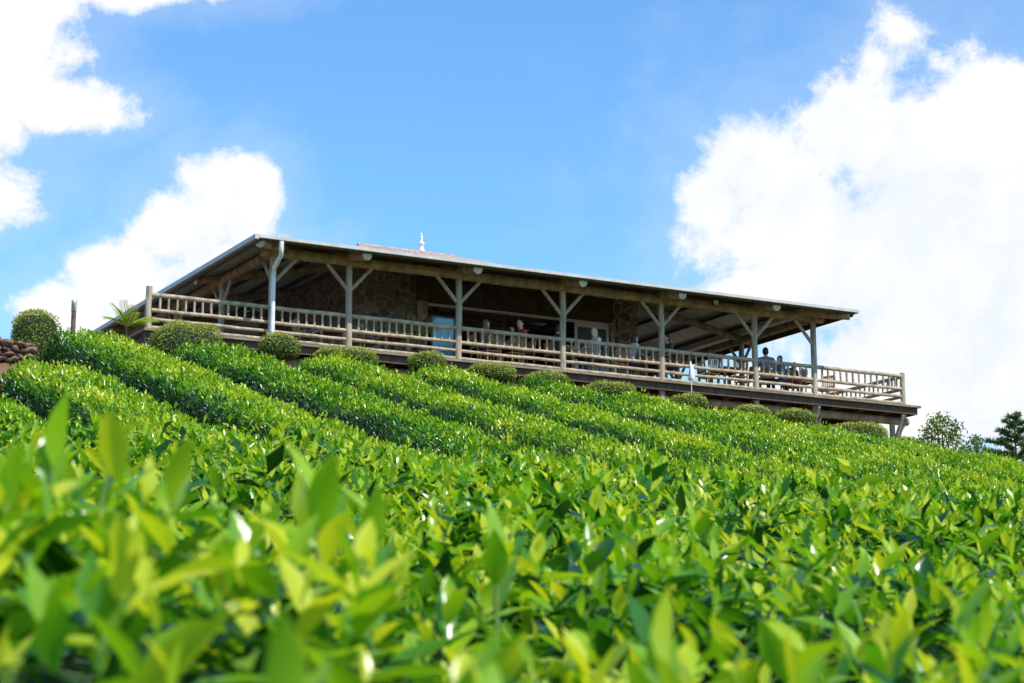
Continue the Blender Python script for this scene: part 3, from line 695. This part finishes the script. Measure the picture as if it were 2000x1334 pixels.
person(uC+.66, VT, L_, 'dark haired person in dark red top resting chin on a raised hand', hair=(.02, .015, .012), shirt=(.42, .045, .04), lean=.08, rw=(.05, .30, 1.06), turn=.6, sc_=1.08)
person(uD-.66, VT, R_, 'person in dark green shirt seated just left of the fourth post', hair=(.04, .025, .02), shirt=(.035, .10, .055), lean=.05, sc_=1.06)
person(uD+.66, VT, L_, 'blonde person in pale top seated facing left at the railing', skin=(.74, .50, .37), hair=(.66, .46, .22), shirt=(.80, .77, .74), hairlen=.10, lean=.05, turn=.4, sc_=1.08)
person(uE_-.66, VT, R_, 'dark haired person in white top leaning toward the table', hair=(.05, .03, .02), shirt=(.78, .75, .72), hairlen=.14, lean=.15, sc_=1.04, lw=(-.05, .32, 1.0))
person(uE_+.66, VT, L_, 'person in charcoal shirt facing left behind the fifth log post', skin=(.50, .30, .20), shirt=(.07, .07, .08), lean=.03, sc_=1.12)
person(u_at(1497, .75), .75, (.5, 1), 'person in blue shirt with black hair, back to the railing, near the sixth post', shirt=(.10, .24, .44), hair=(.012, .01, .01), lean=.02, sc_=1.10)
person(u_at(1528, .55), .55, L_, 'child in blue top seated close to the railing, left of the last roof post', shirt=(.14, .30, .56), hair=(.03, .018, .012), sc_=.92)
chair(u_at(1556, .7), .7, (-.6, 1), 'wooden chair under the small child in red')
person(u_at(1556, .7), .7, (-.6, 1), 'small child in red top between the blue child and the last roof post', shirt=(.52, .06, .05), hair=(.03, .02, .015), sc_=.84)

# ------------------------------------------------------------------ plants, pipe, panel, stake
def palm(name, label, loc, stem_h, nf, length, az0=0, pot=False, cat='palm'):
    r = empty(name, loc, 0, label, cat)
    z0 = 0
    if pot:
        MB().lathe((0, 0, 0), [(.12, 0), (.17, .3), (.19, .32), (.19, .36), (.16, .36), (.15, .33)], 14).build('pot', POT, r, True); z0 = .33
    MB().tube([(0, 0, z0-.02 if pot else -.3), (.01, .0, z0+stem_h)], [.04, .03], 8).build('stem', BARK, r, True)
    for i in range(nf):
        az = az0 + i*2.4; el = math.radians(random.uniform(35, 78)); pts = []
        for k in range(13):
            s = k/12; rr = length*(s*math.cos(el)+.18*s*s); zz = z0+stem_h+length*(s*math.sin(el)-.42*s*s*math.cos(el)-.05*s*s)
            pts.append(Vector((rr*math.cos(az), rr*math.sin(az), zz)))
        b0 = []; dd = []; nn = []
        for k in range(2, 13):
            t = (pts[k]-pts[k-1]).normalized(); sd = t.cross(Vector((0, 0, 1))).normalized()
            for s in (-1, 1):
                for h in (0, .5):
                    b0.append(pts[k-1].lerp(pts[k], h)); dd.append(sd*s*.85+t*.7+Vector((0, 0, -.15))); nn.append(Vector((0, 0, 1))+sd*s*.2)
        N = len(b0); L = np.array([length*.3*(1-.55*abs(j/N-.35)) for j in range(N)])
        fo = leaf_obj('frond', [leaf_arr(np.array(b0), np.array(dd), np.array(nn), L, L*.16, rng.uniform(.2, 1, N), 1, .2)], PALML, r)
        MB().tube(pts, [.009]*12+[.003], 5).build('rib', STEMM, fo, True)
    return r
pp = W(u_at(246, -.6, -.5), -.6, 0); pz_ = float(ground(pp.x, pp.y))
palm('small_palm', 'young yellow green palm growing outside the left railing post', (pp.x, pp.y, pz_), tanof(640)*pp.y-pz_, 8, .78, .4)
pp = W(u_at(826, .6, .4), .6, 0); palm('potted_palm', 'potted palm on the deck beside the pale blue glass screen', pp, .35, 9, .75, 1.0, True, 'potted plant')
ug0, ug1 = u_at(842, 1.5, .8), u_at(888, 1.5, .8)
gs = empty('glass_screen', W((ug0+ug1)/2, 1.5, 0), ANG, 'pale blue glass screen standing behind the railing at the third post', 'glass screen')
hw = (ug1-ug0)/2; MB().box(-hw+.04, hw-.04, -.008, .008, .06, 1.5).build('pane', BLUEG, gs)
f_ = MB(); f_.box(-hw, -hw+.04, -.02, .02, 0, 1.54); f_.box(hw-.04, hw, -.02, .02, 0, 1.54); f_.box(-hw+.04, hw-.04, -.02, .02, 1.5, 1.54); f_.box(-hw+.04, hw-.04, -.02, .02, 0, .06); f_.build('frame', LAMPM, gs)
us = u_at(1350, -.75, .2); zs = z_at(us, -.75, 705); p = W(us, -.75, 0); gz = float(ground(p.x, p.y))
st = empty('garden_stake', (p.x, p.y, gz), ANG, 'thin stake with folded white cloth standing in front of the railing', 'stake')
hh = DZ+zs-gz
MB().tube([(0, 0, -.1), (0, 0, hh)], .012, 8).build('pole', WHITE, st, True)
cl = MB(); n_ = 22
for r_, z_ in [(.035, 0), (.10, .05), (.085, .16), (.075, .28), (.05, .40), (.018, .52)]:
    for k in range(n_):
        t = 2*math.pi*k/n_; q = r_*(1+.28*math.sin(5*t+z_*6)); cl.v.append((q*math.cos(t)+.03*math.sin(z_*7), q*.7*math.sin(t), hh-.56+z_+.03*math.sin(2*t)))
cl.f = [(a*n_+k, a*n_+(k+1) % n_, (a+1)*n_+(k+1) % n_, (a+1)*n_+k) for a in range(5) for k in range(n_)]
cl.build('cloth', CLOTH, st, True)
Yp = 62; p = at(142, 660, Yp); gz = float(ground(p.x, p.y)); zt = tanof(587)*Yp; z2 = tanof(607)*Yp
fp = empty('flue_pipe', (p.x, p.y, gz), 0, 'thin rusty flue pipe with bright top left of the roof', 'pipe')
MB().tube([(0, 0, -.2), (0, 0, z2-gz)], .075, 12).build('pipe', RUST, fp, True); MB().lathe((0, 0, z2-gz), [(.085, -.02), (.085, .24), (.09, .25), (.09, zt-z2), (.03, zt-z2+.02)], 12).build('cowl', STEEL, fp, True)
# dry stone wall along the front of the small terrace at far left
wl0 = W(-13.5, -7.0, 0); wlz = float(ground(*W2(-9.5, -6.6)))
sw = MB(); Lw = 5.4; rngw = random.Random(3)
z = 0.0
while z < .36:
    hgt = rngw.uniform(.10, .16); s = rngw.uniform(-.1, 0)
    while s < Lw:
        wd = rngw.uniform(.14, .34); k1, k2 = rngw.uniform(.7, 1.2), rngw.uniform(0, 6)
        sw.ell((s+wd/2, rngw.uniform(-.05, .05), z+hgt/2), (wd*.54, .2, hgt*.58*k1), 9, 6, lambda q: (q[0]+.03*math.sin(q[2]*19+k2), q[1]+rngw.uniform(-.02, .02), q[2]+.025*math.sin(q[0]*14+k2)+rngw.uniform(-.01, .01)))
        s += wd
    z += hgt*.92
swo = sw.build('stone_wall', STONE2, None, False); swo.location = (wl0.x, wl0.y, wlz-.14); swo.rotation_euler = (0, 0, ANG)
tag(swo, 'low dry stone wall on the soil bank at the far left edge', 'wall')

# trees on the right crest
def leafy(px, ybase, ytop, wpx, Yd, label, name='small_tree', nl=2300, lsz=.115):
    p = at(px, ybase, Yd); gz = float(ground(p.x, p.y)); H = tanof(ytop)*Yd-gz; pmm = FPX/(Yd*1.02); w = wpx/pmm/2; lowz = tanof(ybase)*Yd-gz
    r = empty(name, (p.x, p.y, gz), 0, label, 'tree')
    tr_ = MB(); tr_.tube([(0, 0, -.2), (.03, 0, H*.3), (-.02, .02, H*.62)], [.06, .045, .03], 8); cl = []
    for i in range(24):
        az = i*2.4; f = (i+.5)/24; hz_ = lowz*.8 + (H-lowz*.8)*(.05+.90*f); rr = w*random.uniform(.4, 1.05)*math.sin(min(math.pi/2, (1.05-f)*2.2+.15))
        e = Vector((rr*math.cos(az), rr*math.sin(az), hz_)); tr_.tube([(0, 0, hz_*.6), tuple(e*.5+Vector((0, 0, hz_*.38))), tuple(e)], [.025, .016, .008], 6); cl.append(e)
    tr_.build('trunk', BARK, r, True)
    k = rng.integers(0, len(cl), nl); c = np.array(cl)[k]; q = c+rng.normal(0, 1, (nl, 3))*np.array([w*.15, w*.15, w*.11])
    L = rng.uniform(.7, 1.3, nl)*lsz
    leaf_obj('crown', [leaf_arr(q, rng.normal(0, 1, (nl, 3))+np.array([0, 0, .3]), rng.normal(0, .6, (nl, 3))+np.array([0, 0, 1]), L, L*.5, np.clip(.55+rng.normal(0, .22, nl)+.18*(k % 3-1), 0, 1), 1)], TREEL, r)
leafy(1840, 890, 812, 104, 66, 'small leafy tree with thin bare twigs just right of the deck end')
leafy(1908, 892, 850, 48, 67, 'smallest sapling between the leafy tree and the pine', nl=900, lsz=.1)
p = at(1985, 900, 80); gz = float(ground(p.x, p.y)); H = tanof(812)*80-gz
pr = empty('pine_tree', (p.x, p.y, gz), 0, 'green pine cut by the right edge of the picture', 'tree')
tm_ = MB(); tm_.tube([(0, 0, -.3), (0, 0, H)], [.12, .02], 8); b0 = []; dd = []
for i in range(90):
    z = H*(1-(i/90)**.9*.8); R = min(1.4, (H-z)*.7+.2)*random.uniform(.75, 1.1); az = i*2.4; e = Vector((R*math.cos(az), R*math.sin(az), z+R*.25)); s0 = Vector((0, 0, z))
    tm_.tube([s0, (s0+e)/2+Vector((0, 0, -.03)), e], [.02, .014, .006], 5)
    for k in range(int(90+R*220)):
        t = random.uniform(.15, 1.0); q = s0.lerp(e, t)
        b0.append(q); dd.append((e-s0).normalized()*.7+Vector((random.gauss(0, .6), random.gauss(0, .6), random.gauss(.25, .5))))
tm_.build('trunk', BARK, pr, True); N = len(b0); L = rng.uniform(.12, .28, N)
leaf_obj('crown', [leaf_arr(np.array(b0), np.array(dd), rng.normal(0, 1, (N, 3)), L, L*.13, rng.uniform(0, 1, N), 0, .1)], PINEL, pr)

# ------------------------------------------------------------------ world: Nishita sky with cumulus
SUNV = Vector((.55, -.48, .93)).normalized(); el = math.asin(SUNV.z); az = math.atan2(SUNV.x, SUNV.y)
wld = bpy.data.worlds.new('World'); sc.world = wld; wld.use_nodes = True; nt = wld.node_tree; nt.nodes.clear()
def M(op, a, b=None, c=None, clamp=False):
    n = nt.nodes.new('ShaderNodeMath'); n.operation = op; n.use_clamp = clamp
    for i, q in enumerate((a, b, c)):
        if q is None: continue
        if isinstance(q, (int, float)): n.inputs[i].default_value = q
        else: nt.links.new(q, n.inputs[i])
    return n.outputs[0]
tc = nt.nodes.new('ShaderNodeTexCoord')
def dot(vec):
    n = nt.nodes.new('ShaderNodeVectorMath'); n.operation = 'DOT_PRODUCT'; nt.links.new(tc.outputs['Generated'], n.inputs[0]); n.inputs[1].default_value = vec; return n.outputs['Value']
fw = M('MAXIMUM', dot((0, CT, ST)), .05)
sx = M('ADD', 1.0, M('MULTIPLY', 4.0, M('DIVIDE', dot((1, 0, 0)), fw)))
sy = M('SUBTRACT', .667, M('MULTIPLY', 4.0, M('DIVIDE', dot((0, -ST, CT)), fw)))
cb = nt.nodes.new('ShaderNodeCombineXYZ'); nt.links.new(sx, cb.inputs[0]); nt.links.new(sy, cb.inputs[1])
def noise(scale, detail, rough=.55, dist=0.0, off=0.0):
    n = nt.nodes.new('ShaderNodeTexNoise'); n.inputs['Scale'].default_value = scale; n.inputs['Detail'].default_value = detail; n.inputs['Roughness'].default_value = rough; n.inputs['Distortion'].default_value = dist
    mp = nt.nodes.new('ShaderNodeMapping'); mp.inputs['Location'].default_value = (off, off*.7, off*.3); nt.links.new(cb.outputs[0], mp.inputs[0]); nt.links.new(mp.outputs[0], n.inputs['Vector']); return n.outputs['Fac']
# (cx, cy, rx, ry) of the cumulus masses
blobs = [(-.05, .10, .19, .23), (.03, .0, .14, .08), (-.06, .38, .16, .07), (.13, .21, .14, .06), (.24, -.04, .27, .055),
         (.44, .38, .115, .095), (.37, .45, .11, .11), (.26, .55, .15, .08), (.13, .61, .10, .07), (.48, .42, .07, .09), (.42, .54, .18, .1),
         (1.85, .45, .42, .33), (1.55, .42, .22, .18), (1.46, .33, .11, .10), (1.39, .39, .08, .08), (1.70, .26, .16, .14), (1.99, .24, .20, .14),
         (1.69, .17, .09, .09), (1.72, .12, .08, .08), (1.75, .07, .07, .07), (1.62, .57, .25, .13), (1.9, .7, .5, .25), (1.47, .58, .13, .05)]
best = None
for (cx, cy, rx, ry) in blobs:
    a = M('POWER', M('ABSOLUTE', M('DIVIDE', M('SUBTRACT', sx, cx), rx)), 2.0); b_ = M('POWER', M('ABSOLUTE', M('DIVIDE', M('SUBTRACT', sy, cy), ry)), 2.0)
    d = M('SUBTRACT', 1.0, M('SQRT', M('ADD', a, b_)))
    if rx < .1 and cy < .2: d = M('SUBTRACT', M('MULTIPLY', d, .55), .12)
    best = d if best is None else M('SMOOTH_MAX', best, d, .12)
best = M('MAXIMUM', best, -1.5)
n1 = noise(6.5, 12, .64, .25); n2 = noise(2.3, 8, .6, .5, 3.7); n3 = noise(19, 8, .66, .3, 9.1)
fld = M('ADD', best, M('MULTIPLY', M('SUBTRACT', n1, .5), 1.7))
fld = M('ADD', fld, M('MULTIPLY', M('SUBTRACT', n2, .5), .8))
fld = M('ADD', fld, M('MULTIPLY', M('SUBTRACT', n3, .5), .6))
def sstep(x, a, b):
    n = nt.nodes.new('ShaderNodeMapRange'); n.interpolation_type = 'SMOOTHSTEP'; n.inputs['From Min'].default_value = a; n.inputs['From Max'].default_value = b; nt.links.new(x, n.inputs[0]); return n.outputs[0]
mask = sstep(fld, -.17, .38)
haze = M('MULTIPLY', sstep(fld, -1.1, .1), .16)
mask = M('MAXIMUM', mask, haze)
sky = nt.nodes.new('ShaderNodeTexSky'); sky.sky_type = 'NISHITA'; sky.sun_disc = False; sky.sun_elevation = el; sky.sun_rotation = az
sky.air_density = 1.0; sky.dust_density = .3; sky.ozone_density = 2.0
tn = nt.nodes.new('ShaderNodeMix'); tn.data_type = 'RGBA'; tn.blend_type = 'MULTIPLY'; tn.inputs[0].default_value = 1; nt.links.new(sky.outputs[0], tn.inputs[6]); tn.inputs[7].default_value = (.82, 1.28, 1.56, 1)
bg1 = nt.nodes.new('ShaderNodeBackground'); bg1.inputs[1].default_value = .15; nt.links.new(tn.outputs[2], bg1.inputs[0])
bg2 = nt.nodes.new('ShaderNodeBackground'); bg2.inputs[1].default_value = 1.05
shade = sstep(M('ADD', n2, M('MULTIPLY', M('SUBTRACT', n1, .5), .6)), .30, .58); mixc = nt.nodes.new('ShaderNodeMix'); mixc.data_type = 'RGBA'; nt.links.new(shade, mixc.inputs[0]); mixc.inputs[6].default_value = (.84, .90, .96, 1); mixc.inputs[7].default_value = (1, 1, 1, 1)
nt.links.new(mixc.outputs[2], bg2.inputs[0])
mx = nt.nodes.new('ShaderNodeMixShader'); nt.links.new(mask, mx.inputs[0]); nt.links.new(bg1.outputs[0], mx.inputs[1]); nt.links.new(bg2.outputs[0], mx.inputs[2])
wo = nt.nodes.new('ShaderNodeOutputWorld'); nt.links.new(mx.outputs[0], wo.inputs[0])
sd = bpy.data.lights.new('sun', 'SUN'); sd.energy = 5.0; sd.angle = math.radians(.5); sd.color = (1, .96, .88)
so = bpy.data.objects.new('sun', sd); col.objects.link(so); so.rotation_euler = (-SUNV).to_track_quat('-Z', 'Y').to_euler(); so.location = (20, -20, 60)

# ------------------------------------------------------------------ camera
cd = bpy.data.cameras.new('camera'); cd.lens = 72; cd.sensor_width = 36; cd.clip_start = .05; cd.clip_end = 5000
cd.dof.use_dof = True; cd.dof.focus_distance = 28; cd.dof.aperture_fstop = 10.5
co = bpy.data.objects.new('camera', cd); col.objects.link(co); co.location = (0, 0, 0); co.rotation_euler = (math.pi/2+TH, 0, 0)
sc.camera = co
